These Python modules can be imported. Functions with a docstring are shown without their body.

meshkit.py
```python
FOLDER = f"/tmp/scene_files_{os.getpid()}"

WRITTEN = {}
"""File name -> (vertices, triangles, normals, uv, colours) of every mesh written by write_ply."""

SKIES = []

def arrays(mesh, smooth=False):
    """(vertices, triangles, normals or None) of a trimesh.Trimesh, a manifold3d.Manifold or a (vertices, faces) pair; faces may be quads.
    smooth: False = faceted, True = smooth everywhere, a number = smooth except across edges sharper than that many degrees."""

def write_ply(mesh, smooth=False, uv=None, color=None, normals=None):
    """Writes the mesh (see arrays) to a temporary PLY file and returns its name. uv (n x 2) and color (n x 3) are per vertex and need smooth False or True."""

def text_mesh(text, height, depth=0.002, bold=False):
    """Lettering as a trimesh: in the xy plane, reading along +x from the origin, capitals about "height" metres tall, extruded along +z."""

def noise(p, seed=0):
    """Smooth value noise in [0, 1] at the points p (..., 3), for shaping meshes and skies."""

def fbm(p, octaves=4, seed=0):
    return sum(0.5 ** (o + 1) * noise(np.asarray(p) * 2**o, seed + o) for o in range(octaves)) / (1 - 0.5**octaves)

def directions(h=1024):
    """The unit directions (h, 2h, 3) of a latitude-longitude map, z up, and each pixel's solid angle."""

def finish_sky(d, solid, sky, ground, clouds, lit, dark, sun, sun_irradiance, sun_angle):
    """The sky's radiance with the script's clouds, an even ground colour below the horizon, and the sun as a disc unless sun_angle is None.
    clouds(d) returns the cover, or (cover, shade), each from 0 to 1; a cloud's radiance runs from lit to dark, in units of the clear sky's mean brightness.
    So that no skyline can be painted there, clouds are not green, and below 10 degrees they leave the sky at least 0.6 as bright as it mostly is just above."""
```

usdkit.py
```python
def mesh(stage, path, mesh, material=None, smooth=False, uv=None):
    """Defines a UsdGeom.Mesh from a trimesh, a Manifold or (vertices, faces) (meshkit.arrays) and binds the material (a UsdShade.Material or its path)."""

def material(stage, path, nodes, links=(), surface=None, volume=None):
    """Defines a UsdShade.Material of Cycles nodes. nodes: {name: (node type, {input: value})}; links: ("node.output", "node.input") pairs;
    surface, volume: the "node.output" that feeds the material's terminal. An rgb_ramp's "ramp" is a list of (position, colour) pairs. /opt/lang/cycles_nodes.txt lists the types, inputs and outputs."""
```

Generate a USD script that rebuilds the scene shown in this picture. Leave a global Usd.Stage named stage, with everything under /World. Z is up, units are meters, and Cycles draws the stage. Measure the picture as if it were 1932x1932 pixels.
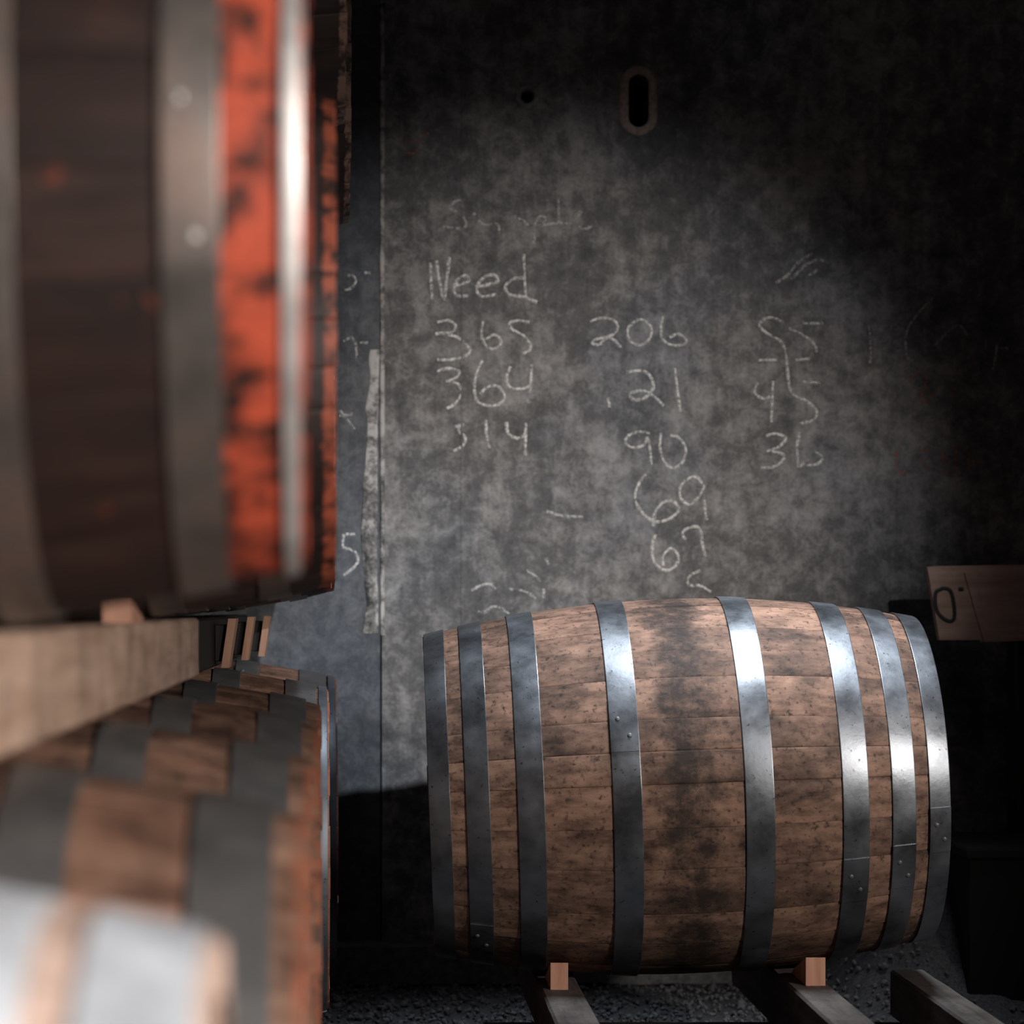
import math
import numpy as np
import trimesh
import manifold3d as m3
import usdkit
import meshkit
from pxr import Usd, UsdGeom, UsdLux, UsdShade, Gf, Sdf, Vt

stage = Usd.Stage.CreateInMemory()
UsdGeom.SetStageUpAxis(stage, UsdGeom.Tokens.z)
UsdGeom.SetStageMetersPerUnit(stage, 1.0)
UsdGeom.Xform.Define(stage, '/World')
UsdGeom.Scope.Define(stage, '/World/Looks')

# ------------------------------------------------------------------ camera
H = 0.84                      # eye height above the gravel
F, CX, CY = 4800.0, 700.0, 1140.0   # focal length and principal point, in pixels of the 1932 px frame
cam = UsdGeom.Camera.Define(stage, '/World/camera')
cam.AddTranslateOp().Set(Gf.Vec3d(0, 0, H))
cam.AddRotateXYZOp().Set(Gf.Vec3f(90, 0, 0))
AP = 24.0
cam.CreateHorizontalApertureAttr(AP)
cam.CreateVerticalApertureAttr(AP)
cam.CreateFocalLengthAttr(F / 1932 * AP)
cam.CreateHorizontalApertureOffsetAttr((966 - CX) / 1932 * AP)
cam.CreateVerticalApertureOffsetAttr((CY - 966) / 1932 * AP)
cam.CreateFStopAttr(F / 1932 * AP / 20.0)
cam.CreateFocusDistanceAttr(4.45)
cam.CreateClippingRangeAttr(Gf.Vec2f(0.05, 200))
cam.CreateExposureAttr(0.0)

# ------------------------------------------------------------------ lights
def aim(prim, pos, target):
    p, t = np.array(pos, float), np.array(target, float)
    z = p - t; z /= np.linalg.norm(z)
    up = np.array([0, 0, 1.0]) if abs(z[2]) < .98 else np.array([0, 1.0, 0])
    x = np.cross(up, z); x /= np.linalg.norm(x); y = np.cross(z, x)
    m = Gf.Matrix4d(*x, 0, *y, 0, *z, 0, *p, 1)
    UsdGeom.Xformable(prim).AddTransformOp().Set(m)

def rect(name, pos, target, w, h, power, color, cone=None, soft=0.0):
    l = UsdLux.RectLight.Define(stage, '/World/' + name)
    l.CreateWidthAttr(w); l.CreateHeightAttr(h); l.CreateIntensityAttr(power); l.CreateColorAttr(Gf.Vec3f(*color))
    if cone:
        s = UsdLux.ShapingAPI.Apply(l.GetPrim()); s.CreateShapingConeAngleAttr(cone); s.CreateShapingConeSoftnessAttr(soft)
    aim(l, pos, target)

def spot(name, pos, target, radius, power, color, cone, soft):
    l = UsdLux.SphereLight.Define(stage, '/World/' + name)
    l.CreateRadiusAttr(radius); l.CreateIntensityAttr(power); l.CreateColorAttr(Gf.Vec3f(*color))
    s = UsdLux.ShapingAPI.Apply(l.GetPrim()); s.CreateShapingConeAngleAttr(cone); s.CreateShapingConeSoftnessAttr(soft)
    aim(l, pos, target)

spot('wall_spot_light', (2.2, -1.6, H + 2.35), (0.33, 5.67, H + 0.15), 0.06, 9400, (1.0, 0.955, 0.925), 7.4, 1.0)
spot('cool_spot_light', (2.2, -1.6, H + 2.35), (0.02, 5.67, H - 0.20), 0.06, 3600, (0.50, 0.74, 1.0), 4.6, 1.0)
spot('barrel_spot_light', (3.1, 0.5, H + 1.05), (0.60, 4.5, H - 0.18), 0.20, 285, (1.0, 0.93, 0.86), 11.5, 0.9)
spot('skylight', (0.95, 4.22, H + 2.3), (0.60, 4.40, H - 0.3), 0.40, 68, (0.84, 0.92, 1.0), 15, 0.7)
spot('stack_fill_light', (1.6, -0.1, H + 0.12), (-0.30, 1.75, H - 0.02), 0.26, 95, (1.0, 0.94, 0.88), 31, 0.6)  # added spot brightening the left stack; the room has no doorway
rect('ambient_fill_light', (0.8, 2.4, H + 3.0), (0.8, 2.4, H), 2.0, 2.0, 0.30, (1.0, 0.93, 0.90))  # added weak fill lifting the darkest areas; the ceiling has no opening
spot('near_light', (0.75, 0.1, H + 0.75), (-0.24, 1.00, H - 0.18), 0.14, 190, (0.93, 0.97, 1.0), 15, 1.0)

# ------------------------------------------------------------------ helpers
def unique(parent, name):
    n, k = name, 0
    while stage.GetPrimAtPath(f'{parent}/{n}'):
        k += 1; n = f'{name}_{k:03d}'
    return f'{parent}/{n}'

def tag(prim, label=None, cat=None, group=None, kind=None):
    for k, v in (('label', label), ('category', cat), ('group', group), ('kind', kind)):
        if v: prim.SetCustomDataByKey(k, v)
    return prim

def obj(name, mesh, mat, parent='/World', smooth=False, label=None):
    if not isinstance(parent, str): parent = str(parent.GetPath())
    p = unique(parent, name)
    m = usdkit.mesh(stage, p, mesh, mat, smooth=smooth).GetPrim()
    if label: m.SetCustomDataByKey('label', label)
    return m

def thing(name, label, cat, loc=(0, 0, 0), rot=(0, 0, 0), group=None):
    x = UsdGeom.Xform.Define(stage, unique('/World', name))
    x.AddTranslateOp().Set(Gf.Vec3d(*map(float, loc))); x.AddRotateXYZOp().Set(Gf.Vec3f(*map(float, rot)))
    return tag(x.GetPrim(), label, cat, group)

def copy(root, loc, rot, label, name=None):
    was = root.GetCustomData()
    r = thing(name or root.GetName(), label, was['category'], loc, rot, was.get('group'))
    r.GetReferences().AddInternalReference(root.GetPath()); r.SetInstanceable(True)
    return r

def rbox(x0, x1, y0, y1, z0, z1, b=0.004, jit=0, seed=0, cuts=0):
    """A box with chamfered edges, optionally subdivided and roughened."""
    c = [m3.Manifold.cube((2 * b, 2 * b, 2 * b), True).translate((x, y, z)) for x in (x0 + b, x1 - b) for y in (y0 + b, y1 - b) for z in (z0 + b, z1 - b)]
    pts = []
    for x in (x0, x1):
        for y in (y0, y1):
            for z in (z0, z1):
                sx, sy, sz = (b if x == x0 else -b), (b if y == y0 else -b), (b if z == z0 else -b)
                pts += [(x + sx, y + sy, z), (x + sx, y, z + sz), (x, y + sy, z + sz)]
    m = m3.Manifold.hull_points(np.array(pts, float))
    if cuts:
        m = m.refine_to_length(cuts)
    me = m.to_mesh()
    t = trimesh.Trimesh(np.array(me.vert_properties[:, :3], float), np.array(me.tri_verts), process=False)
    if jit:
        v = np.array(t.vertices)
        for k in range(3):
            v[:, k] += jit * (meshkit.fbm(v * 18 + 31 * k, 3, seed + k) - .5) * 2
        t = trimesh.Trimesh(v, t.faces, process=False)
    return t

def grid_mesh(P):
    """(n, m, 3) points to quads -> triangles."""
    n, m = P.shape[:2]
    i, j = np.meshgrid(np.arange(n - 1), np.arange(m - 1), indexing='ij')
    a = (i * m + j).ravel()
    f = np.vstack([np.stack([a, a + m, a + m + 1], 1), np.stack([a, a + m + 1, a + 1], 1)])
    return P.reshape(-1, 3), f

def join(parts):
    return trimesh.util.concatenate([p if isinstance(p, trimesh.Trimesh) else trimesh.Trimesh(p[0], p[1], process=False) for p in parts])

# ------------------------------------------------------------------ materials
MATS = {}
def wood(name, dark, light, tone=1.0, seed=0, scale=(3.0, 42, 42), band=None, speck=.68, grime=.5, grime_col=(.018, .014, .013), rough=.7, red=None, bump=.25, spec=.3):
    d, l = [tuple(c * tone for c in x) for x in (dark, light)]
    N = {'tc': ('texture_coordinate', {}),
         'm': ('mapping', {'location': (seed * 1.7, seed * 3.1, seed * 2.3), 'scale': scale}),
         'n': ('noise_texture', {'scale': 1.0, 'detail': 6.0, 'roughness': .65}),
         'r': ('rgb_ramp', {'ramp': [(.28, d), (.5, tuple((a + 1.2 * b) / 2.2 for a, b in zip(d, l))), (.72, l)]}),
         'm2': ('mapping', {'location': (seed * .9 + 5, seed * 1.3, seed * .7), 'scale': (1, 1, 1)}),
         'n2': ('noise_texture', {'scale': 9.0, 'detail': 6.0, 'roughness': .62}),
         'r2': ('rgb_ramp', {'ramp': [(.44, (0, 0, 0)), (.70, (grime,) * 3)]}),
         'n3': ('noise_texture', {'scale': 105.0, 'detail': 4.0, 'roughness': .6}),
         'r3': ('rgb_ramp', {'ramp': [(speck - .10, (0, 0, 0)), (speck + .06, (.8,) * 3)]}),
         'x2': ('mix', {'color2': grime_col}), 'x3': ('mix', {'color2': tuple(c * .8 for c in grime_col)}),
         'b': ('bump', {'strength': bump, 'distance': .003}),
         'p': ('principled_bsdf', {'roughness': rough, 'specular_ior_level': spec})}
    L = [('tc.object', 'm.vector'), ('m.vector', 'n.vector'), ('n.fac', 'r.fac'), ('tc.object', 'm2.vector'), ('m2.vector', 'n2.vector'), ('m2.vector', 'n3.vector'),
         ('n2.fac', 'r2.fac'), ('n3.fac', 'r3.fac'), ('r.color', 'x2.color1'), ('r2.color', 'x2.fac'), ('x2.color', 'x3.color1'), ('r3.color', 'x3.fac'),
         ('n.fac', 'b.height'), ('b.normal', 'p.normal')]
    last = 'x3.color'
    N['sx'] = ('separate_xyz', {}); L += [('tc.object', 'sx.vector')]
    if band:
        x0, half = band
        N.update({'bs': ('math', {'math_type': 'subtract', 'value2': x0}), 'ba': ('math', {'math_type': 'absolute'}),
                  'bm': ('map_range', {'from_min': half * .15, 'from_max': half, 'to_min': .55, 'to_max': 0.0, 'clamp': True}),
                  'bn': ('noise_texture', {'scale': 21.0, 'detail': 8.0, 'roughness': .74}),
                  'bsum': ('math', {'math_type': 'add'}),
                  'br': ('map_range', {'from_min': .84, 'from_max': 1.10, 'to_min': 0.0, 'to_max': .86, 'clamp': True}),
                  'bx': ('mix', {'color2': (.022, .018, .017)})})
        L += [('sx.x', 'bs.value1'), ('bs.value', 'ba.value1'), ('ba.value', 'bm.value'), ('tc.object', 'bn.vector'), ('bm.result', 'bsum.value1'), ('bn.fac', 'bsum.value2'),
              ('bsum.value', 'br.value'), ('br.result', 'bx.fac'), (last, 'bx.color1')]
        last = 'bx.color'
    if red:
        col, x0, x1, amount, rbase = (*red, 0.0)[:5]
        N.update({'ra': ('math', {'math_type': 'absolute'}),
                  'rm': ('map_range', {'from_min': x0, 'from_max': x1, 'to_min': rbase, 'to_max': .45, 'clamp': True}),
                  'rn': ('noise_texture', {'scale': 34.0, 'detail': 5.0, 'roughness': .62}),
                  'rs': ('math', {'math_type': 'add'}),
                  'rr': ('map_range', {'from_min': .84, 'from_max': 1.0, 'to_min': 0.0, 'to_max': amount, 'clamp': True}),
                  'rx': ('mix', {'color2': col})})
        L += [('sx.x', 'ra.value1'), ('ra.value', 'rm.value'), ('m2.vector', 'rn.vector'), ('rm.result', 'rs.value1'), ('rn.fac', 'rs.value2'), ('rs.value', 'rr.value'), ('rr.result', 'rx.fac'), (last, 'rx.color1')]
        last = 'rx.color'
    L.append((last, 'p.base_color'))
    MATS[name] = usdkit.material(stage, '/World/Looks/' + name, N, L, surface='p.BSDF')
    return MATS[name]

def steel(name, col, rough=.36, rust=.0, seed=0, metallic=1.0):
    N = {'tc': ('texture_coordinate', {}), 'm': ('mapping', {'location': (seed, seed * 2, 0)}),
         'n': ('noise_texture', {'scale': 14.0, 'detail': 6.0, 'roughness': .6}),
         'n2': ('noise_texture', {'scale': 120.0, 'detail': 3.0, 'roughness': .6}),
         'r': ('rgb_ramp', {'ramp': [(.3, tuple(c * .62 for c in col)), (.7, tuple(c * 1.15 for c in col))]}),
         'rr': ('map_range', {'from_min': .3, 'from_max': .7, 'to_min': rough - .08, 'to_max': rough + .12, 'clamp': True}),
         's': ('rgb_ramp', {'ramp': [(.64, (0, 0, 0)), (.72, (.75, .75, .75))]}),
         'x': ('mix', {'color2': (.04, .025, .02)}),
         'rx': ('rgb_ramp', {'ramp': [(.45, (0, 0, 0)), (.62, (rust,) * 3)]}),
         'x2': ('mix', {'color2': (.20, .085, .05)}),
         'b': ('bump', {'strength': .08, 'distance': .002}),
         'p': ('principled_bsdf', {'metallic': metallic})}
    L = [('tc.object', 'm.vector'), ('m.vector', 'n.vector'), ('m.vector', 'n2.vector'), ('n.fac', 'r.fac'), ('n.fac', 'rr.value'), ('n2.fac', 's.fac'), ('r.color', 'x.color1'), ('s.color', 'x.fac'),
         ('n.fac', 'rx.fac'), ('x.color', 'x2.color1'), ('rx.color', 'x2.fac'), ('x2.color', 'p.base_color'), ('rr.result', 'p.roughness'), ('n2.fac', 'b.height'), ('b.normal', 'p.normal')]
    MATS[name] = usdkit.material(stage, '/World/Looks/' + name, N, L, surface='p.BSDF')
    return MATS[name]

def plain(name, col, rough=.7, var=.25, scale=30.0, metallic=0.0):
    N = {'tc': ('texture_coordinate', {}), 'n': ('noise_texture', {'scale': scale, 'detail': 5.0, 'roughness': .6}),
         'r': ('rgb_ramp', {'ramp': [(.3, tuple(c * (1 - var) for c in col)), (.7, tuple(c * (1 + var) for c in col))]}),
         'p': ('principled_bsdf', {'roughness': rough, 'metallic': metallic, 'specular_ior_level': .3})}
    MATS[name] = usdkit.material(stage, '/World/Looks/' + name, N, [('tc.object', 'n.vector'), ('n.fac', 'r.fac'), ('r.color', 'p.base_color')], surface='p.BSDF')
    return MATS[name]

def plaster(name, dark, mid, light, cool, seed=0, lo=.40, hi=.70):
    N = {'tc': ('texture_coordinate', {}), 'm': ('mapping', {'location': (seed, 0, seed * 2)}),
         'n1': ('noise_texture', {'scale': 3.2, 'detail': 5.0, 'roughness': .6, 'distortion': .6}),
         'n2': ('noise_texture', {'scale': 26.0, 'detail': 8.0, 'roughness': .68, 'distortion': .35}),
         'ms': ('mapping', {'scale': (26, 26, 3.0)}),
         'n3': ('noise_texture', {'scale': 1.0, 'detail': 6.0, 'roughness': .65}),
         'n4': ('noise_texture', {'scale': 130.0, 'detail': 3.0, 'roughness': .6}),
         'a1': ('math', {'math_type': 'multiply', 'value2': .36}), 'a2': ('math', {'math_type': 'multiply_add', 'value2': .46}), 'a3': ('math', {'math_type': 'multiply_add', 'value2': .18}),
         'a4': ('math', {'math_type': 'multiply_add', 'value2': .14}),
         'r': ('rgb_ramp', {'ramp': [(lo, dark), (.54, mid), (hi, light)]}),
         'n5': ('noise_texture', {'scale': 2.1, 'detail': 3.0, 'roughness': .5}),
         'r5': ('rgb_ramp', {'ramp': [(.48, (0, 0, 0)), (.62, (.5, .5, .5))]}),
         'x': ('mix', {'color2': cool, 'mix_type': 'multiply'}),
         'b': ('bump', {'strength': .3, 'distance': .004}),
         'p': ('principled_bsdf', {'roughness': .62, 'specular_ior_level': .35})}
    L = [('tc.object', 'm.vector'), ('m.vector', 'n1.vector'), ('m.vector', 'n2.vector'), ('m.vector', 'ms.vector'), ('ms.vector', 'n3.vector'), ('m.vector', 'n4.vector'), ('m.vector', 'n5.vector'),
         ('n1.fac', 'a1.value1'), ('n2.fac', 'a2.value1'), ('a1.value', 'a2.value3'), ('n3.fac', 'a3.value1'), ('a2.value', 'a3.value3'), ('n4.fac', 'a4.value1'), ('a3.value', 'a4.value3'), ('a4.value', 'r.fac'),
         ('n5.fac', 'r5.fac'), ('r.color', 'x.color1'), ('r5.color', 'x.fac'), ('x.color', 'p.base_color'), ('a4.value', 'b.height'), ('b.normal', 'p.normal')]
    MATS[name] = usdkit.material(stage, '/World/Looks/' + name, N, L, surface='p.BSDF')
    return MATS[name]

def chalk(name, col, lo, hi):
    N = {'tc': ('texture_coordinate', {}), 'n': ('noise_texture', {'scale': 170.0, 'detail': 4.0, 'roughness': .65}),
         'r': ('rgb_ramp', {'ramp': [(lo, (0, 0, 0)), (hi, (1, 1, 1))]}),
         't': ('transparent_bsdf', {'color': (1, 1, 1)}), 'd': ('diffuse_bsdf', {'color': col}), 'x': ('mix_closure', {})}
    MATS[name] = usdkit.material(stage, '/World/Looks/' + name, N, [('tc.object', 'n.vector'), ('n.fac', 'r.fac'), ('r.color', 'x.fac'), ('t.BSDF', 'x.closure1'), ('d.BSDF', 'x.closure2')], surface='x.closure')
    return MATS[name]

OAK_D, OAK_L = (.070, .036, .025), (.39, .232, .165)
for k, tn in enumerate((.72, .86, .98, 1.08, 1.18)):
    wood(f'oak_{k}', OAK_D, OAK_L, tn, seed=k + 1, scale=(16, 46, 46), band=(.0, .13), grime=.85, speck=.645)
    wood(f'lit_oak_{k}', (.30, .19, .145), (.60, .42, .335), .94 + .05 * k, seed=k + 51, grime=.5, speck=.76)  # paler than the row wood: bright light on the closest barrel put into colour
    wood(f'row_oak_{k}', (.19, .092, .060), (.52, .31, .225), .90 + .06 * k, seed=k + 11, grime=1.0, speck=.68, red=((.44, .15, .085), .420, .430, .85))
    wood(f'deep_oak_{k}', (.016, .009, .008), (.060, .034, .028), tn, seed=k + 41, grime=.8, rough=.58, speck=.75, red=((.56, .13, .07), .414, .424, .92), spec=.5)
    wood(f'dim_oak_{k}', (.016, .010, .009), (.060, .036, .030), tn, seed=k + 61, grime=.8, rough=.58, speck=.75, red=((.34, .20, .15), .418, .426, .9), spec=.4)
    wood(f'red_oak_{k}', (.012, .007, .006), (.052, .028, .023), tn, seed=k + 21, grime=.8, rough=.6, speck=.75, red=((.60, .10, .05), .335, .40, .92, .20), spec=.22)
steel('hoop_steel', (.25, .265, .29), .36, seed=1, metallic=.86)
steel('row_steel', (.20, .203, .208), .45, rust=.06, seed=2, metallic=.35)
steel('cool_lit_chime', (.20, .23, .27), .45, rust=.1, seed=8, metallic=.6)  # blue-grey carries the cool light on the far end hoops
steel('lit_steel', (.52, .53, .55), .45, rust=.0, seed=6, metallic=.25)  # lighter than the row steel: the closest hoops are coloured as brightly lit
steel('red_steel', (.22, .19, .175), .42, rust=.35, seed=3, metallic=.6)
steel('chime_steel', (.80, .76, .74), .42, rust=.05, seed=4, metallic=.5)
wood('rail_wood', (.055, .046, .043), (.17, .145, .135), 1, seed=31, scale=(42, 3, 42), grime=.6)
wood('beam_wood', (.45, .28, .20), (.80, .56, .43), 1, seed=32, scale=(42, 4, 42), grime=.45, speck=.74)
wood('lit_strip_wood', (.30, .15, .10), (.62, .36, .25), 1, seed=33, scale=(42, 42, 4), grime=.2, speck=.8)  # pale colour for the added strips of light on the far beam
wood('chock_wood', (.50, .22, .14), (.72, .40, .28), 1, seed=34, scale=(60, 60, 6), grime=.1, speck=.8)
wood('sign_wood', (.32, .20, .165), (.56, .40, .34), 1, seed=35, scale=(3, 42, 42), grime=.35, speck=.76)
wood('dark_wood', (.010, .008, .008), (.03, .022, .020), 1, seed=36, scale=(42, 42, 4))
plaster('plaster', (.028, .028, .031), (.115, .112, .110), (.36, .345, .33), (.72, .82, 1.0), 0)
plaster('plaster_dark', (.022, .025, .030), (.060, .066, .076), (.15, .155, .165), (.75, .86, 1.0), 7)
plaster('worn_paint', (.03, .03, .03), (.20, .19, .18), (.50, .48, .45), (.9, .92, 1.0), 13, .47, .60)
plain('hole_rim', (.40, .32, .29), .85, .35, 90)
plain('gravel', (.055, .055, .058), .8, .55, 160)
plain('pebble', (.11, .11, .115), .7, .6, 60)
plain('curb', (.11, .11, .11), .85, .5, 60)
plain('black_paint', (.006, .006, .007), .5, .2, 40)
plain('pitch', (.004, .004, .004), .9, .2, 20)
plain('near_black', (.012, .011, .011), .9, .3, 20)  # plain near black for the unseen walls and the wall backing
plain('ceiling_board', (.02, .018, .017), .9, .3, 10)
chalk('chalk', (.84, .82, .79), .36, .60)
chalk('faint_chalk', (.60, .58, .56), .40, .60)
chalk('red_chalk', (.55, .22, .16), .44, .62)

# ------------------------------------------------------------------ the room
YW = 5.67
def X(px, Y=YW): return (px - CX) * Y / F
def Z(py, Y=YW): return (CY - py) * Y / F + H

CEIL = H + 3.1
XL, XR, YF = -2.7, 3.4, -3.0
seam = X(719)
def slot(cx, cz, hw, hh, n=40):
    """An upright rounded slot, or a circle when hw == hh, as polygon points."""
    a = np.linspace(0, 2 * np.pi, n, endpoint=False)
    c, s = np.cos(a), np.sin(a)
    return np.stack([cx + hw * c, cz + (hh - hw) * np.sign(s) * (np.abs(s) > 1e-9) + hw * s], 1)

def ring(outer, inner, y0, y1):
    a = m3.CrossSection([outer]) - m3.CrossSection([inner])
    return a

def wall_piece(x0, x1, holes=()):
    cs = m3.CrossSection([[(x0, 0), (x1, 0), (x1, CEIL), (x0, CEIL)]])
    for h in holes: cs = cs - m3.CrossSection([h])
    m = m3.Manifold.extrude(cs, .16).to_mesh()
    v = np.array(m.vert_properties[:, :3], float)
    v = np.stack([v[:, 0], YW + .16 - v[:, 2], v[:, 1]], 1)
    return trimesh.Trimesh(v, np.array(m.tri_verts)[:, ::1], process=False)

wall = UsdGeom.Xform.Define(stage, '/World/wall_back').GetPrim(); tag(wall, kind='structure')
slot_c = (X(1205), Z(190)); s1 = YW / F
slot_in, slot_out = slot(*slot_c, 19 * s1, 50 * s1), slot(*slot_c, 35 * s1, 65 * s1)
hole_c = (X(995), Z(183))
hole_in, hole_out = slot(*hole_c, 11 * s1, 11 * s1), slot(*hole_c, 26 * s1, 26 * s1)
def fix(t):
    t.fix_normals(); return t
obj('plaster_panel', fix(wall_piece(seam + .002, XR, (slot_in, hole_in))), 'x' and MATS['plaster'], wall, label='grey chalk-marked plaster panel with two bolt holes')
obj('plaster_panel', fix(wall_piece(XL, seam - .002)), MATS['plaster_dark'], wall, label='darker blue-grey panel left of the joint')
obj('wall_backing', rbox(XL, XR, YW + .161, YW + .2, 0, CEIL), MATS['near_black'], wall)
rng = np.random.default_rng(4)
def rim(c, hw_i, hh_i, hw_o, hh_o, seed):
    """A rough raised collar of plaster around a hole."""
    n, prof = 56, [(0, -.03), (0, .001), (.25, .0035), (.6, .004), (.85, .0025), (1.0, -.001)]
    P = np.zeros((n + 1, len(prof), 3))
    inn, out = slot(*c, hw_i, hh_i, n), slot(*c, hw_o, hh_o, n)
    for i in range(n + 1):
        k = i % n
        for j, (t, h) in enumerate(prof):
            q = inn[k] * (1 - t) + out[k] * t
            w = (meshkit.noise(np.array([q[0] * 130, q[1] * 130, seed])) - .5)
            P[i, j] = (q[0] + (w * .003 if t > 0 else 0), YW - h * (1 + w * .9) if h > 0 else YW - h, q[1] + (w * .003 if t > 0 else 0))
    t = trimesh.Trimesh(*grid_mesh(P), process=False); return t
obj('hole_rim', rim(slot_c, 19 * s1, 50 * s1, 36 * s1, 66 * s1, 1), MATS['hole_rim'], wall, smooth=40, label='rough pale rim around the oval slot')
obj('hole_rim', rim(hole_c, 11 * s1, 11 * s1, 25 * s1, 25 * s1, 2), MATS['plaster'], wall, smooth=40, label='smeared rim around the small round hole')
# joint: a worn cover strip left of the joint and a bead of filler along it
zs = np.linspace(Z(1195), Z(660), 150)
def strip(xa, xb, zs, d, amp, seed, taper=0):
    P = np.zeros((len(zs), 6, 3))
    for i, z in enumerate(zs):
        l = xa + amp * (meshkit.fbm(np.array([z * 9, seed, 0.])) - .5) * 2
        l += taper * max(0, (z - zs[0]) / (zs[-1] - zs[0]) - .35) / .65
        r = xb + amp * .4 * (meshkit.fbm(np.array([z * 14, seed, 5.])) - .5) * 2
        dd = d * (.75 + .5 * meshkit.noise(np.array([z * 30, seed, 9.])))
        P[i] = [(l, YW + .001, z), (l + .002, YW - dd * .7, z), (l + .3 * (r - l), YW - dd, z), (l + .75 * (r - l), YW - dd, z), (r - .001, YW - dd * .8, z), (r, YW + .001, z)]
    return trimesh.Trimesh(*grid_mesh(P), process=False)
obj('cover_strip', strip(X(684), X(714), zs, .003, .012, 1, X(702) - X(684)), MATS['worn_paint'], wall, label='worn pale strip beside the wall joint')
obj('joint_bead', strip(X(716), X(726), np.linspace(Z(1198), CEIL, 180), .005, .0015, 3), MATS['worn_paint'], wall, label='thin pale bead along the wall joint')
obj('plaster_ridge', strip(X(868), X(874), np.linspace(0, CEIL, 120), .0012, .001, 6), MATS['plaster'], wall, label='faint upright ridge in the plaster')

def room_box(name, *a, mat='near_black'):
    tag(obj(name, rbox(*a), MATS[mat]), kind='structure')
room_box('wall_left', XL - .2, XL, YF, YW, 0, CEIL)
room_box('wall_right', XR, XR + .2, YF, YW, 0, CEIL)
room_box('wall_front', XL, XR, YF - .2, YF, 0, CEIL)
room_box('ceiling', XL, XR, YF, YW + .16, CEIL, CEIL + .1, mat='ceiling_board')

# gravel floor with a bank of gravel in the far right corner
def ground(x, y):
    bank = .30 * np.exp(-(((x - 1.16) / .17) ** 2 + ((y - 5.66) / .42) ** 2)) + .17 / (1 + np.exp(-(x - 1.0) / .05)) / (1 + np.exp(-(y - 5.12) / .05))
    return bank
gx, gy = np.meshgrid(np.concatenate([np.arange(XL, -.3, .06), np.arange(-.3, 1.8, .012), np.arange(1.8, XR + .03, .06)]),
                     np.concatenate([np.arange(YF, 3.9, .08), np.arange(3.9, YW + .005, .012)]), indexing='ij')
pts = np.stack([gx, gy, np.zeros_like(gx)], -1)
gz = ground(gx, gy) + .016 * (meshkit.fbm(pts * 28, 3, 1) - .5) + .013 * (meshkit.fbm(pts * 75, 2, 5) - .5)
gv, gf = grid_mesh(np.stack([gx, gy, gz - .002], -1))
tag(obj('floor', (gv, gf), MATS['gravel'], smooth=True), kind='structure')
ped = UsdGeom.PointInstancer.Define(stage, '/World/gravel')
tag(ped.GetPrim(), 'loose dark gravel stones strewn over the floor around the barrels', 'gravel', kind='stuff')
protos = []
for k in range(4):
    s = trimesh.creation.icosphere(1, 1.0)
    v = np.array(s.vertices); v *= (.6 + .8 * meshkit.noise(v * 1.6 + 9 * k, k))[:, None]; v *= (1, .85, .6)
    pm = usdkit.mesh(stage, f'/World/gravel/pebble_{k:03d}' if k else '/World/gravel/pebble', (v, s.faces), MATS['pebble'])
    protos.append(pm.GetPath())
n = 9000
px_, py_ = rng.uniform(-.25, 1.7, n), rng.uniform(3.7, YW, n)
ok = (py_ < YW - .09) & ~((px_ > 1.16) & (py_ > 5.03)); px_, py_ = px_[ok], py_[ok]; n = len(px_)
pz_ = ground(px_, py_) + .004
sc = rng.uniform(.0025, .0065, n) * (1 + .7 * (rng.random(n) > .92))
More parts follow.
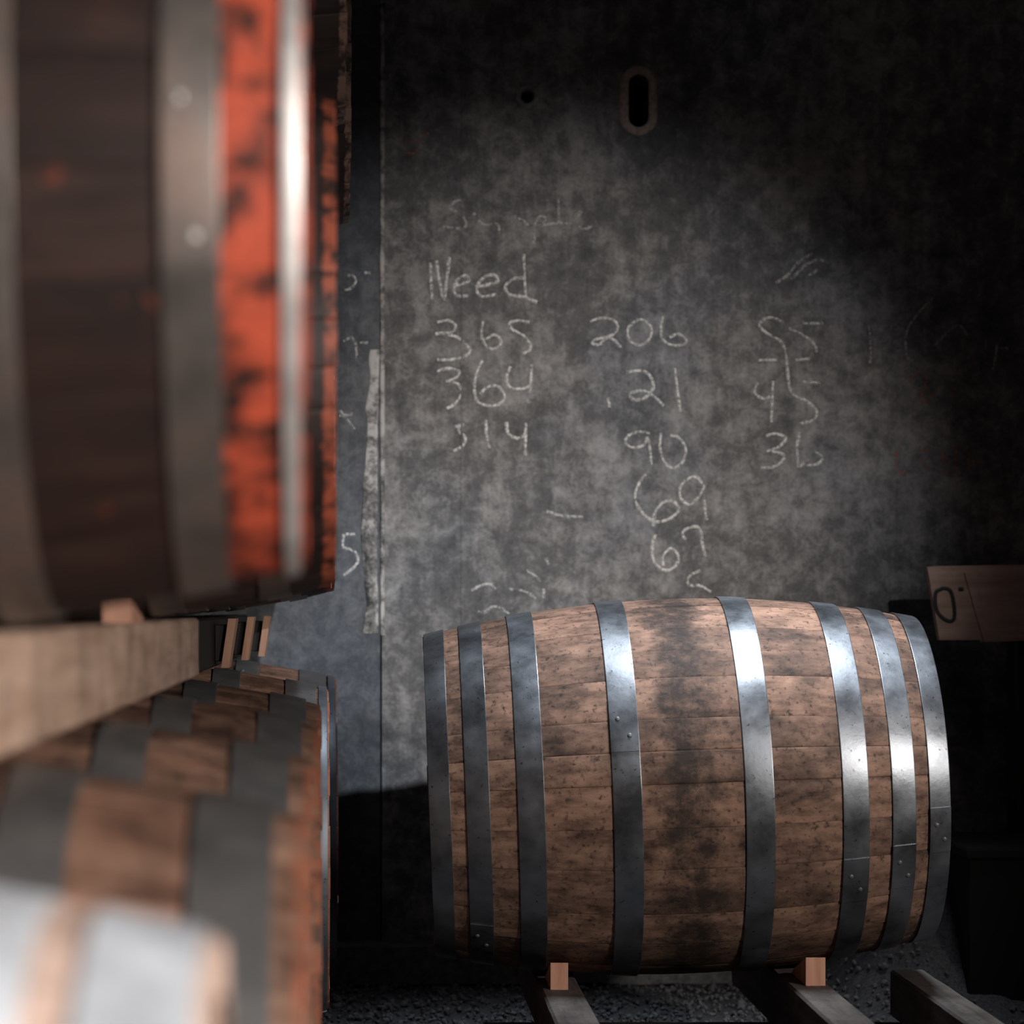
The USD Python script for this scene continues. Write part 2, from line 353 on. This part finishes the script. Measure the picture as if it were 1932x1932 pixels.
q = rng.normal(size=(n, 4)); q /= np.linalg.norm(q, axis=1)[:, None]
ped.CreatePrototypesRel().SetTargets(protos)
ped.CreateProtoIndicesAttr(Vt.IntArray.FromNumpy(rng.integers(0, 4, n).astype(np.int32)))
ped.CreatePositionsAttr(Vt.Vec3fArray.FromNumpy(np.stack([px_, py_, pz_], 1).astype(np.float32)))
ped.CreateScalesAttr(Vt.Vec3fArray.FromNumpy(np.repeat(sc[:, None], 3, 1).astype(np.float32)))
ped.CreateOrientationsAttr(Vt.QuathArray([Gf.Quath(*map(float, a)) for a in q]))
# footing along the foot of the back wall
t = rbox(XL, 1.05, YW - .075, YW, 0, .092, .006, .006, 3, .035)
tag(obj('trim_1', t, MATS['curb'], smooth=35), kind='structure')

# ------------------------------------------------------------------ chalk marks on the wall
def catmull(p, k=6):
    p = np.array(p, float)
    if len(p) < 3: return np.linspace(p[0], p[-1], 8)
    q = np.vstack([2 * p[0] - p[1], p, 2 * p[-1] - p[-2]]); out = []
    for i in range(1, len(q) - 2):
        for u in np.linspace(0, 1, k, endpoint=False):
            a, b, c, d = q[i - 1:i + 3]
            out.append(.5 * (2 * b + (c - a) * u + (2 * a - 5 * b + 4 * c - d) * u * u + (3 * b - a - 3 * c + d) * u ** 3))
    return np.vstack(out + [p[-1]])
seedc = [0]
def stroke(p, w):
    """Pixel polyline -> a flat raised chalk line on the wall."""
    c = catmull(p); c = np.stack([X(c[:, 0]), Z(c[:, 1])], 1)
    seedc[0] += 1
    d = np.gradient(c, axis=0); d /= np.linalg.norm(d, axis=1)[:, None] + 1e-12
    nrm = np.stack([-d[:, 1], d[:, 0]], 1)
    ww = w * s1 / 2 * (.75 + .5 * meshkit.noise(np.stack([np.arange(len(c)) * .6, np.full(len(c), seedc[0] * 7.), np.zeros(len(c))], 1)))
    P = np.zeros((len(c), 4, 3))
    for j, (o, h) in enumerate(((-1, .0002), (-.5, .0011), (.5, .0011), (1, .0002))):
        P[:, j, 0] = c[:, 0] + nrm[:, 0] * ww * o; P[:, j, 2] = c[:, 1] + nrm[:, 1] * ww * o; P[:, j, 1] = YW - h
    return trimesh.Trimesh(*grid_mesh(P), process=False)
def mark(name, label, strokes, frame, mat='chalk', w=5.2):
    ox, oy, sc_ = frame
    obj(name, join([stroke([(ox + a / sc_, oy + b / sc_) for a, b in s], w) for s in strokes]), MATS[mat], wall, label=label)
A4, A5, A8, A9, A10, A3 = (700, 300, 2.76), (1232, 400, 2.76), (840, 850, 3.45), (560, 450, 3.864), (620, 1000, 6.44), (700, 0, 2.76)
mark('chalk_word', 'faint chalk word Sample', [[(490, 215), (440, 220), (410, 255), (440, 275), (485, 310), (495, 345), (470, 360), (375, 355)], [(530, 283), (545, 290)], [(560, 320), (600, 345), (640, 335), (665, 350), (665, 390)], [(740, 295), (790, 320), (820, 350)],
     [(848, 440), (850, 350), (880, 300), (910, 310), (890, 345), (870, 350), (960, 335), (1040, 335)], [(975, 205), (978, 330)], [(1060, 300), (1095, 272), (1065, 330), (1100, 365), (1150, 350)]], A4, 'faint_chalk', 5)
mark('chalk_word', 'chalk word Need', [[(310, 540), (313, 640), (320, 730)], [(340, 530), (357, 640), (378, 730), (395, 620), (408, 510)], [(430, 660), (505, 640), (500, 610), (465, 615), (435, 660), (445, 710), (505, 712)],
     [(545, 668), (655, 640), (640, 605), (590, 615), (550, 670), (575, 715), (655, 705)], [(795, 495), (800, 620), (805, 730)], [(805, 618), (740, 625), (700, 665), (720, 705), (790, 718), (865, 745)]], A4, w=5.6)
mark('chalk_number', 'chalk number 365', [[(345, 850), (400, 840), (440, 865), (425, 900), (335, 910)], [(400, 912), (460, 935), (515, 995), (480, 1030), (415, 1045), (345, 1045)], [(585, 845), (575, 900), (590, 960), (625, 988), (668, 975), (675, 940), (640, 915), (600, 940)],
     [(825, 850), (760, 842), (720, 857), (740, 890), (795, 920), (828, 965), (825, 995), (790, 1012)]], A4)
mark('chalk_number', 'chalk number 206', [[(1140, 845), (1200, 828), (1265, 840), (1285, 880), (1250, 920), (1170, 940), (1150, 960), (1190, 965), (1230, 930), (1270, 945), (1300, 980)], [(1390, 835), (1340, 880), (1345, 940), (1400, 970), (1450, 935), (1460, 880), (1420, 840), (1385, 836)],
     [(1520, 820), (1510, 880), (1520, 940), (1570, 970), (1630, 965), (1640, 940), (1600, 910), (1555, 930)]], A4, w=4.8)
mark('chalk_number', 'chalk number 364 with a dot after it', [[(345, 1105), (400, 1090), (460, 1105), (440, 1140), (390, 1157)], [(395, 1155), (450, 1170), (472, 1220), (440, 1270), (395, 1300)], [(580, 1050), (545, 1130), (540, 1220), (565, 1270), (640, 1285), (692, 1255), (688, 1210), (650, 1180), (600, 1190), (570, 1225)],
     [(725, 1080), (705, 1140), (725, 1190), (790, 1195), (832, 1180)], [(836, 1070), (833, 1150), (828, 1218)], [(810, 1255), (825, 1268)]], A4)
mark('chalk_number', 'chalk number 21 after a dot', [[(1330, 1110), (1400, 1103), (1450, 1125), (1470, 1190), (1430, 1240), (1370, 1255), (1350, 1225), (1400, 1205), (1460, 1225), (1525, 1285)], [(1583, 1090), (1595, 1200), (1610, 1315)], [(1232, 1240), (1242, 1292)]], A4)
mark('chalk_number', 'chalk number 314', [[(435, 1395), (480, 1383), (455, 1412), (490, 1450), (480, 1490), (430, 1522)], [(598, 1360), (602, 1440), (617, 1505)], [(705, 1370), (715, 1430), (765, 1455), (800, 1435)], [(806, 1375), (805, 1450), (803, 1542)]], A4)
mark('chalk_number', 'chalk number 90', [[(1450, 1430), (1400, 1420), (1340, 1440), (1325, 1475), (1360, 1502), (1420, 1490), (1440, 1450), (1452, 1510), (1460, 1590)], [(1510, 1425), (1505, 1510), (1530, 1580), (1575, 1610), (1620, 1580), (1640, 1510), (1600, 1450), (1560, 1440)]], A4, w=4.8)
mark('chalk_number', 'chalk number 69 with a large curled 6', [[(1430, 1640), (1390, 1700), (1375, 1760), (1390, 1810), (1430, 1860), (1490, 1890), (1560, 1870), (1603, 1825), (1570, 1780), (1520, 1790), (1480, 1840), (1470, 1912)], [(1735, 1710), (1700, 1660), (1650, 1665), (1610, 1710), (1615, 1770), (1660, 1797), (1710, 1755), (1737, 1700)], [(1735, 1775), (1740, 1830), (1747, 1880)]], A4)
mark('chalk_number', 'chalk number 67 above the barrel', [[(1370, 545), (1350, 600), (1350, 680), (1370, 740), (1430, 780), (1490, 760), (1520, 700), (1490, 645), (1460, 640), (1415, 690), (1420, 750)], [(1565, 580), (1545, 550), (1560, 515), (1640, 495), (1665, 540), (1675, 620), (1695, 690)]], A8)
mark('chalk_squiggle', 'chalk squiggle running behind the barrel', [[(1660, 780), (1600, 810), (1575, 850), (1600, 880), (1660, 880), (1730, 920)]], A8, w=5)
mark('chalk_squiggle', 'faint chalk scribble left above the barrel', [[(660, 395), (720, 415), (800, 430), (900, 430)], [(170, 910), (230, 880), (290, 870), (330, 900)], [(410, 900), (500, 910), (560, 940), (590, 965)], [(215, 1050), (260, 1050), (300, 1020), (350, 1020), (415, 1062)], [(640, 900), (640, 960)], [(655, 700), (672, 742)], [(530, 780), (590, 820), (620, 850)]], A8, 'faint_chalk', 5)
mark('chalk_number', 'chalk number 55', [[(680, 575), (620, 550), (575, 560), (555, 595), (600, 635), (660, 670), (690, 715)], [(645, 770), (550, 772)], [(885, 580), (780, 580)], [(708, 605), (780, 640), (840, 690), (852, 730)], [(742, 770), (815, 764)]], A5, w=5)
mark('chalk_number', 'chalk number 45', [[(545, 885), (530, 940), (570, 970), (610, 962)], [(625, 880), (620, 1000), (615, 1095)], [(870, 890), (780, 885)], [(690, 720), (702, 840), (722, 940), (800, 985), (850, 1030), (840, 1080), (765, 1103)]], A5, w=5)
mark('chalk_number', 'chalk number 36', [[(590, 1165), (640, 1155), (690, 1175), (660, 1220), (592, 1246)], [(620, 1245), (682, 1265), (670, 1300), (620, 1330), (562, 1330)], [(765, 1145), (750, 1220), (757, 1330)], [(765, 1328), (790, 1300)], [(845, 1245), (882, 1280), (860, 1310), (800, 1320)]], A5, w=5)
mark('chalk_squiggle', 'three slanting chalk arcs above the 55', [[(640, 370), (700, 330), (760, 260), (830, 215)], [(720, 350), (790, 280), (850, 250), (890, 255)], [(810, 330), (862, 300)]], A5, 'faint_chalk', 5)
mark('chalk_squiggle', 'faint broken chalk arc and stroke in the dark', [[(1125, 590), (1132, 690), (1130, 790)], [(1460, 445), (1370, 540), (1320, 630), (1320, 740), (1345, 775)], [(1470, 690), (1580, 590), (1640, 640)], [(1790, 690), (1785, 750), (1770, 820)], [(1780, 705), (1850, 710)]], A5, 'faint_chalk', 4.5)
mark('chalk_number', 'faint chalk number 21 in the dark', [[(1330, 885), (1370, 850), (1415, 835), (1420, 900), (1390, 990), (1440, 970), (1480, 930)], [(1550, 925), (1560, 992)]], A5, 'red_chalk', 5)
mark('chalk_word', 'faint chalk letters LSHP in the dark', [[(1285, 1215), (1265, 1280), (1270, 1340), (1290, 1360), (1312, 1345)], [(1440, 1240), (1380, 1245), (1395, 1290), (1430, 1330), (1400, 1362)], [(1510, 1240), (1515, 1365)], [(1520, 1290), (1570, 1330)], [(1582, 1200), (1578, 1370)], [(1640, 1210), (1645, 1370)], [(1640, 1305), (1682, 1295), (1702, 1275)]], A5, 'red_chalk', 5)
mark('chalk_number', 'chalk 5 on the left panel, upper', [[(350, 375), (400, 360), (430, 310), (410, 270), (370, 270)], [(490, 250), (535, 252)]], A9, w=4.5)
mark('chalk_squiggle', 'chalk ticks on the left panel', [[(460, 760), (520, 760)], [(310, 1250), (360, 1310), (420, 1390)], [(310, 1292), (410, 1280)], [(340, 750), (400, 720), (430, 790), (437, 890)]], A9, 'faint_chalk', 4.5)
mark('chalk_number', 'chalk 5 on the left panel, lower', [[(185, 50), (175, 130), (178, 210), (260, 235), (340, 290), (352, 380), (300, 460), (180, 548)], [(210, 50), (320, 50)]], A10, w=4.5)
mark('chalk_squiggle', 'faint curl beside the wall joint', [[(160, 720), (170, 790), (220, 800), (250, 770), (240, 740), (200, 740)], [(250, 740), (300, 690)]], A3, 'red_chalk', 5)

# ------------------------------------------------------------------ barrels
def build_barrel(t, wood_key, hoops, L=.872, R=.334, re=.284, nst=30, seed=0, chime_mat=None, hoop_mat='hoop_steel', rivet_at=None, head=True, rivet_u=((.10, .3), (.19, .68)), rivet_mat=None):
    """Children of t: staves, hoops (with their rivets), head boards. The axis is local x."""
    rg = np.random.default_rng(seed); h = L / 2
    prof = lambda x: R - (R - re) * (np.abs(x) / h) ** 2
    wdt = rg.uniform(.75, 1.3, nst); edges = np.concatenate([[0], np.cumsum(wdt)]) / wdt.sum() * 2 * np.pi + rg.uniform(0, 6)
    xs = np.linspace(-h, h, 19); prev = -1
    for k in range(nst):
        a0, a1 = edges[k] + .0007, edges[k + 1] - .0007
        off = rg.uniform(-.0007, .0007)
        us = np.array([0, .05, .28, .5, .72, .95, 1.0]); dr = np.array([-.0011, -.0001, 0, 0, 0, -.0001, -.0011])
        P = np.zeros((len(xs), len(us) + 4, 3))
        endx = rg.uniform(-.0012, .0012, 2)
        for i, x in enumerate(xs):
            r = prof(x) + off; xx = x + (endx[0] if i == 0 else endx[1] if i == len(xs) - 1 else 0)
            ring_ = [(r - .026, a1)] + [(r + d - (.0015 if i in (0, len(xs) - 1) else 0), a0 + (a1 - a0) * u) for u, d in zip(us, dr)][::-1] + [(r - .026, a0), (r - .026, (a0 + a1) / 2), (r - .026, a1)]
            P[i] = [(xx, rr * math.cos(a), rr * math.sin(a)) for rr, a in ring_]
        v, f = grid_mesh(P); m = P.shape[1]
        caps = []
        for base, flip in ((0, True), ((len(xs) - 1) * m, False)):
            c = len(v); v = np.vstack([v, P[0 if flip else -1].mean(0)])
            caps += [(c, base + j + 1, base + j) if flip else (c, base + j, base + j + 1) for j in range(m - 1)]
        f = np.vstack([f, np.array(caps)])
        tm = trimesh.Trimesh(v, f, process=False)
        if tm.volume < 0: tm.invert()
        var = rg.choice([i for i in range(5) if i != prev]); prev = var
        obj('stave', tm, MATS[f'{wood_key}_{var}'], t, smooth=35)
    for k, hp in enumerate(hoops):
        x0, x1 = hp[:2]; mat = hp[2] if len(hp) > 2 else hoop_mat
        N_ = 120; th = np.linspace(0, 2 * np.pi, N_ + 1)
        hx = [x0, x0 + .0012, (x0 + x1) / 2, x1 - .0012, x1]
        lift = .0022
        lap = rivet_at[k] if rivet_at else rg.uniform(0, 2 * np.pi)
        def band(a0, a1, n_, base, thick):
            aa = np.linspace(a0, a1, n_)
            cs = [(x0, base), (x0, base + thick * .8), (x0 + .0015, base + thick), ((x0 + x1) / 2, base + thick), (x1 - .0015, base + thick), (x1, base + thick * .8), (x1, base)]
            P = np.array([[(x, (prof(x) + d) * math.cos(a), (prof(x) + d) * math.sin(a)) for x, d in cs] for a in aa])
            v, f = grid_mesh(P); m = len(cs); caps = []
            if a1 - a0 < 6.2:
                for b0, fl in ((0, 1), ((n_ - 1) * m, 0)):
                    caps += [(b0, b0 + j, b0 + j + 1) if fl else (b0, b0 + j + 1, b0 + j) for j in range(1, m - 1)]
                f = np.vstack([f, caps])
            return trimesh.Trimesh(v, f, process=False)
        bm = join([band(0, 2 * np.pi, N_ + 1, .0004, .0024), band(lap, lap + rivet_u[1][0] + .08, 14, .0026, .0022)])
        # outward faces
        c = bm.triangles_center; nn = bm.face_normals
        if (nn[:, 1] * c[:, 1] + nn[:, 2] * c[:, 2]).mean() < 0: bm.invert()
        hm = obj('hoop', bm, MATS[mat], t, smooth=40)
        if x1 - x0 > .02:
            for q_, (u, vv) in enumerate(rivet_u):
                s = trimesh.creation.icosphere(1, .0042); s.apply_scale((1, 1, .55))
                x = x0 + (x1 - x0) * vv; a = lap + u; r = prof(x) + .005
                T = trimesh.transformations.rotation_matrix(a - np.pi / 2, (1, 0, 0)); s.apply_transform(T); s.apply_translation((x, r * math.cos(a), r * math.sin(a)))
                obj('rivet', s, MATS[rivet_mat or mat], hm, smooth=True)
    if head:
        for sgn in (-1, 1):
            xh = sgn * (h - .032); rh = prof(h) - .027
            cuts = np.linspace(-rh, rh, 8); cuts[1:-1] += rg.uniform(-.008, .008, 6)
            for a, b in zip(cuts[:-1], cuts[1:]):
                yy = np.linspace(a + .0007, b - .0007, 9)
                poly = [(y, -math.sqrt(max(rh * rh - y * y, 1e-9))) for y in yy] + [(y, math.sqrt(max(rh * rh - y * y, 1e-9))) for y in yy[::-1]]
                e = m3.Manifold.extrude(m3.CrossSection([poly]), .022).to_mesh()
                v = np.array(e.vert_properties[:, :3], float); v = np.stack([v[:, 2] - .011 + xh, v[:, 0], v[:, 1]], 1)
                obj('head_board', trimesh.Trimesh(v, np.array(e.tri_verts), process=False), MATS[f'{wood_key}_{rg.integers(0, 5)}'], t)

def bung(t, R=.334, a=1.9):
    s = trimesh.creation.cylinder(.024, .012, sections=24)
    s.apply_transform(trimesh.transformations.rotation_matrix(a - np.pi / 2, (1, 0, 0))); s.apply_translation((0, (R + .001) * math.cos(a), (R + .001) * math.sin(a)))
    obj('bung', s, MATS['chock_wood'], t, smooth=30)

MH = [(-.436, -.400), (-.374, -.334), (-.288, -.243), (-.130, -.082), (.089, .137), (.252, .296), (.336, .376), (.400, .436)]
main = thing('oak_barrel', 'brown oak barrel on rails before the chalk-marked wall, dark stain down its middle', 'barrel', (.540, 4.55, H - .324), (0, -2.2, -1.4))
build_barrel(main, 'oak', MH, seed=7, rivet_at=[.5, 3.9, .9, 2.62, 1.0, 3.5, 3.45, 3.25], nst=28, rivet_mat='row_steel')

RH = [(-.414, -.360), (-.281, -.233), (-.146, -.101), (.101, .146), (.233, .281), (.360, .414)]
YAW = 1.5
near = thing('oak_barrel', 'closest oak barrel at the bottom left, blurred, with bright light put into the pale colour of its wood and hoops', 'barrel', (-.068 - .436, 1.125, H - .435), (20, 0, YAW), 'barrels in the bottom row of the left stack')
build_barrel(near, 'lit_oak', [(-.429, -.382), (-.361, -.314), (-.146, -.101), (.101, .146), (.314, .361), (.382, .429)], seed=12, hoop_mat='lit_steel')
low = thing('oak_barrel', 'second oak barrel from the front in the bottom row of the left stack', 'barrel', (-.047 - .436, 1.80, H - .435), (140, 0, YAW), 'barrels in the bottom row of the left stack')
build_barrel(low, 'row_oak', RH, seed=11, hoop_mat='row_steel')
for Yb, xe, ang, lab in ((2.48, -.058, 75, 'third oak barrel from the front in the bottom row of the left stack'),
                         (3.16, -.064, 250, 'fourth oak barrel from the front in the bottom row of the left stack'),
                         (3.84, -.076, 310, 'fifth oak barrel from the front in the bottom row of the left stack')):
    copy(low, (xe - .436, Yb, H - .435), (ang, 0, YAW), lab)
low = thing('oak_barrel', 'sixth oak barrel of the bottom row, first with cool light put into its blue-grey end hoop', 'barrel', (-.076 - .436, 4.52, H - .435), (190, 0, YAW), 'barrels in the bottom row of the left stack')
build_barrel(low, 'row_oak', [(-.433, -.418, 'cool_lit_chime')] + RH + [(.418, .433, 'cool_lit_chime')], seed=15, hoop_mat='row_steel')
copy(low, (-.071 - .436, 5.20, H - .435), (33, 0, YAW), 'last oak barrel by the wall in the bottom row, with cool light put into its blue-grey end hoop')

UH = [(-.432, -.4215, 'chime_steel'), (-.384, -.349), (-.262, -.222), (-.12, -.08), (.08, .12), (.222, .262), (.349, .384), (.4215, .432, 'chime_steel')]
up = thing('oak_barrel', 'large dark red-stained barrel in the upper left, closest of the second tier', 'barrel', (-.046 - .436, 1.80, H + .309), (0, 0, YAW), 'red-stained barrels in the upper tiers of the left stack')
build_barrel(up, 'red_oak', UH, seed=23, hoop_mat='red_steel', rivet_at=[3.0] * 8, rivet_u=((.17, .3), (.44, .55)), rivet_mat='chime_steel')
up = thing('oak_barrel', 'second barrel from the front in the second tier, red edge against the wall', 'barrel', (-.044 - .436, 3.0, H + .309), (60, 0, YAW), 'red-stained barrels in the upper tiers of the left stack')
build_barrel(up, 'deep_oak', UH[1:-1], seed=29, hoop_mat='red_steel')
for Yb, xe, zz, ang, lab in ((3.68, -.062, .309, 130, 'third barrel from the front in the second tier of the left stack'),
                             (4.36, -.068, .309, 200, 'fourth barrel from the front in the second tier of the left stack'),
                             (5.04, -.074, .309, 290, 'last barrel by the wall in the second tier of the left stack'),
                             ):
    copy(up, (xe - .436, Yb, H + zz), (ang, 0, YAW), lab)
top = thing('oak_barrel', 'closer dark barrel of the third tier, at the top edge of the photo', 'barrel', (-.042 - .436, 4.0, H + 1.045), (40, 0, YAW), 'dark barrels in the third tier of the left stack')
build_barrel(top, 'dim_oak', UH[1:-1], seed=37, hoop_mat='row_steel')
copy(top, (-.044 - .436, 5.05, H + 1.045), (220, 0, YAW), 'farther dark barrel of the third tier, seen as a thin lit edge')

# ------------------------------------------------------------------ timbers
def timber(name, label, cat, box, mat, b=.004, jit=.0012, seed=0, cuts=.05, group=None):
    x0, x1, y0, y1, z0, z1 = box
    m = rbox(*box, b, jit, seed, cuts)
    return tag(obj(name, m, MATS[mat], smooth=30), label, cat, group)
timber('timber_rail', 'grey timber rail under the left half of the lone barrel', 'rail', (.290, .360, 3.0, 5.0, H - .745, H - .657), 'rail_wood', seed=1)
timber('timber_rail', 'grey timber rail under the right half of the lone barrel', 'rail', (.708, .778, 3.0, 5.0, H - .745, H - .645), 'rail_wood', seed=2)
timber('timber_rail', 'grey timber rail past the right end of the lone barrel', 'rail', (.938, 1.0, 3.0, 4.6, H - .745, H - .660), 'rail_wood', seed=3)
timber('timber_bearer', 'dark timber bearer across under the rails, front one', 'bearer', (.2, 1.1, 3.3, 3.4, .0, H - .745), 'dark_wood', seed=4)
timber('timber_bearer', 'dark timber bearer across under the rails, rear one', 'bearer', (.2, 1.1, 4.44, 4.54, .0, H - .745), 'dark_wood', seed=5)
timber('timber_rail', 'timber rail on the gravel under the bottom row, right one', 'rail', (-.33, -.25, .6, 5.5, .0, H - .765), 'rail_wood', seed=6)
timber('timber_rail', 'timber rail on the gravel under the bottom row, left one', 'rail', (-.76, -.68, .6, 5.5, .0, H - .765), 'rail_wood', seed=7)
timber('timber_beam', 'pale sawn timber beam lying on the bottom row, carrying the red barrels', 'beam', (-.34, -.252, .7, 3.72, H - .106, H - .020), 'beam_wood', seed=8)
timber('timber_beam', 'timber beam hidden behind the pale one on the bottom row', 'beam', (-.76, -.67, .7, 5.4, H - .106, H - .020), 'beam_wood', seed=9)
far = thing('timber_beam', 'end length of beam behind the pale one, coloured dark as in shade, with three added strips of light', 'beam')
obj('beam_length', rbox(-.34, -.262, 3.74, 5.45, H - .106, H - .022, .004, .0012, 9, .05), MATS['dark_wood'], far, smooth=30)  # dark colour stands for the shade between the light strips
for k, (xr, y0, y1) in enumerate(((-.225, 4.24, 4.32), (-.221, 4.82, 4.89), (-.204, 5.16, 5.22))):  # three blocks added to stand for strips of light along the beam
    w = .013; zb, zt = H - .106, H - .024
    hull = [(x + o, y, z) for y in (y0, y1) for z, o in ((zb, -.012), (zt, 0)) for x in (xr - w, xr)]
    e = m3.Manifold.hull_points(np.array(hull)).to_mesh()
    obj('lit_strip', trimesh.Trimesh(np.array(e.vert_properties[:, :3], float), np.array(e.tri_verts), process=False), MATS['lit_strip_wood'], far, label='pale block added as a strip of light on the beam')
    obj('spacer', rbox(-.262, xr - w - .004, y0 + .015, y1 - .015, zb + .01, zt - .01, .002), MATS['dark_wood'], far)  # dark filler that carries the added strip
timber('timber_beam', 'dark timber beam carrying the third tier, right one', 'beam', (-.34, -.252, 2.8, 5.4, H + .638, H + .716), 'dark_wood', seed=14)
timber('timber_beam', 'dark timber beam carrying the third tier, left one', 'beam', (-.76, -.67, 2.8, 5.4, H + .638, H + .716), 'dark_wood', seed=15)

def wedge(x0, x1, y0, y1, z0, ha, hb):
    """A chock, low at the front (ha), high at the back (hb), or the other way round."""
    v = [(x0, y0, z0), (x1, y0, z0), (x1, y1, z0), (x0, y1, z0), (x0, y0, z0 + ha), (x1, y0, z0 + ha), (x1, y1, z0 + hb), (x0, y1, z0 + hb)]
    m = m3.Manifold.hull_points(np.array(v, float)).to_mesh()
    return trimesh.Trimesh(np.array(m.vert_properties[:, :3], float), np.array(m.tri_verts), process=False)
tag(obj('wooden_chock', wedge(.306, .336, 4.335, 4.46, H - .657, .046, .006), MATS['chock_wood']), 'pale orange wooden chock on the left rail under the lone barrel', 'chock', 'wooden chocks')
w2 = wedge(.735, .768, 4.30, 4.44, H - .645, .048, .006)
tag(obj('wooden_chock', w2, MATS['chock_wood']), 'reddish wooden chock on the right rail under the lone barrel', 'chock', 'wooden chocks')
tag(obj('wooden_chock', wedge(-.285, -.254, 2.70, 2.84, H - .020, .024, .004), MATS['chock_wood']), 'small wooden chock on the pale beam under the red barrels', 'chock', 'wooden chocks')

# ------------------------------------------------------------------ sign board, its post, the dark crate
YB = 5.45
bx = lambda p: X(p, YB)
bz = lambda p: Z(p, YB)
sign = thing('sign_board', 'brown plank with a painted 0 fixed to a post at the right edge', 'sign')
def prism(pts, y0, y1):
    e = m3.Manifold.extrude(m3.CrossSection([pts]), y1 - y0)
    if e.volume() <= 0: e = m3.Manifold.extrude(m3.CrossSection([pts[::-1]]), y1 - y0)
    e = e.to_mesh(); v = np.array(e.vert_properties[:, :3], float)
    v = np.stack([v[:, 0], y1 - v[:, 2], v[:, 1]], 1)
    t = trimesh.Trimesh(v, np.array(e.tri_verts), process=False)
    if t.volume < 0: t.invert()
    return t
def P_(l): return [(bx(a), bz(b)) for a, b in l]
obj('board', prism(P_([(1745, 1070), (1760, 1068.5), (2010, 1064), (2010, 1204), (1850, 1212), (1846, 1207), (1768, 1207)]), YB - .024, YB), MATS['sign_wood'], sign)
obj('board', prism(P_([(1814, 1081), (2010, 1077), (2010, 1205), (1851, 1211), (1836, 1160)]), YB - .029, YB - .0235), MATS['sign_wood'], sign, label='thin overlapping right half of the plank')
def bstroke(p, w):
    c = catmull(p); c = np.stack([bx(c[:, 0]), bz(c[:, 1])], 1)
    d = np.gradient(c, axis=0); d /= np.linalg.norm(d, axis=1)[:, None] + 1e-12
    nr = np.stack([-d[:, 1], d[:, 0]], 1); ww = w * YB / F / 2
    P = np.zeros((len(c), 3, 3))
    for j, o in enumerate((-1, 0, 1)):
        P[:, j, 0] = c[:, 0] + nr[:, 0] * ww * o; P[:, j, 2] = c[:, 1] + nr[:, 1] * ww * o; P[:, j, 1] = YB - .0246 - (.0004 if o == 0 else 0)
    return trimesh.Trimesh(*grid_mesh(P), process=False)
obj('painted_zero', bstroke([(1772, 1111), (1761, 1118), (1760, 1140), (1766, 1158), (1780, 1170), (1792, 1171), (1796, 1158), (1793, 1130), (1787, 1114), (1776, 1110), (1770, 1112)], 7.5), MATS['black_paint'], sign, label='black painted 0')
obj('painted_mark', bstroke([(1803, 1112), (1808, 1112), (1813, 1111)], 8), MATS['black_paint'], sign, label='short black painted mark after the 0')
tag(obj('timber_post', rbox(bx(1921), bx(2000), YB, YB + .1, 0, bz(1100), .004, .0012, 2, .06), MATS['dark_wood'], smooth=30), 'dark upright post behind the sign plank at the right edge', 'post')
crate = thing('dark_crate', 'nearly black box half sunk in gravel at the lower right', 'box')
cx0, cx1, cy0, cy1, cz1 = 1.185, 1.62, 5.05, 5.40, H - .484
obj('box_body', rbox(cx0, cx1, cy0, cy1, 0, cz1 - .022, .004), MATS['pitch'], crate)
obj('box_lid', rbox(cx0 - .008, cx1 + .008, cy0 - .008, cy1 + .008, cz1 - .022, cz1, .004), MATS['pitch'], crate)
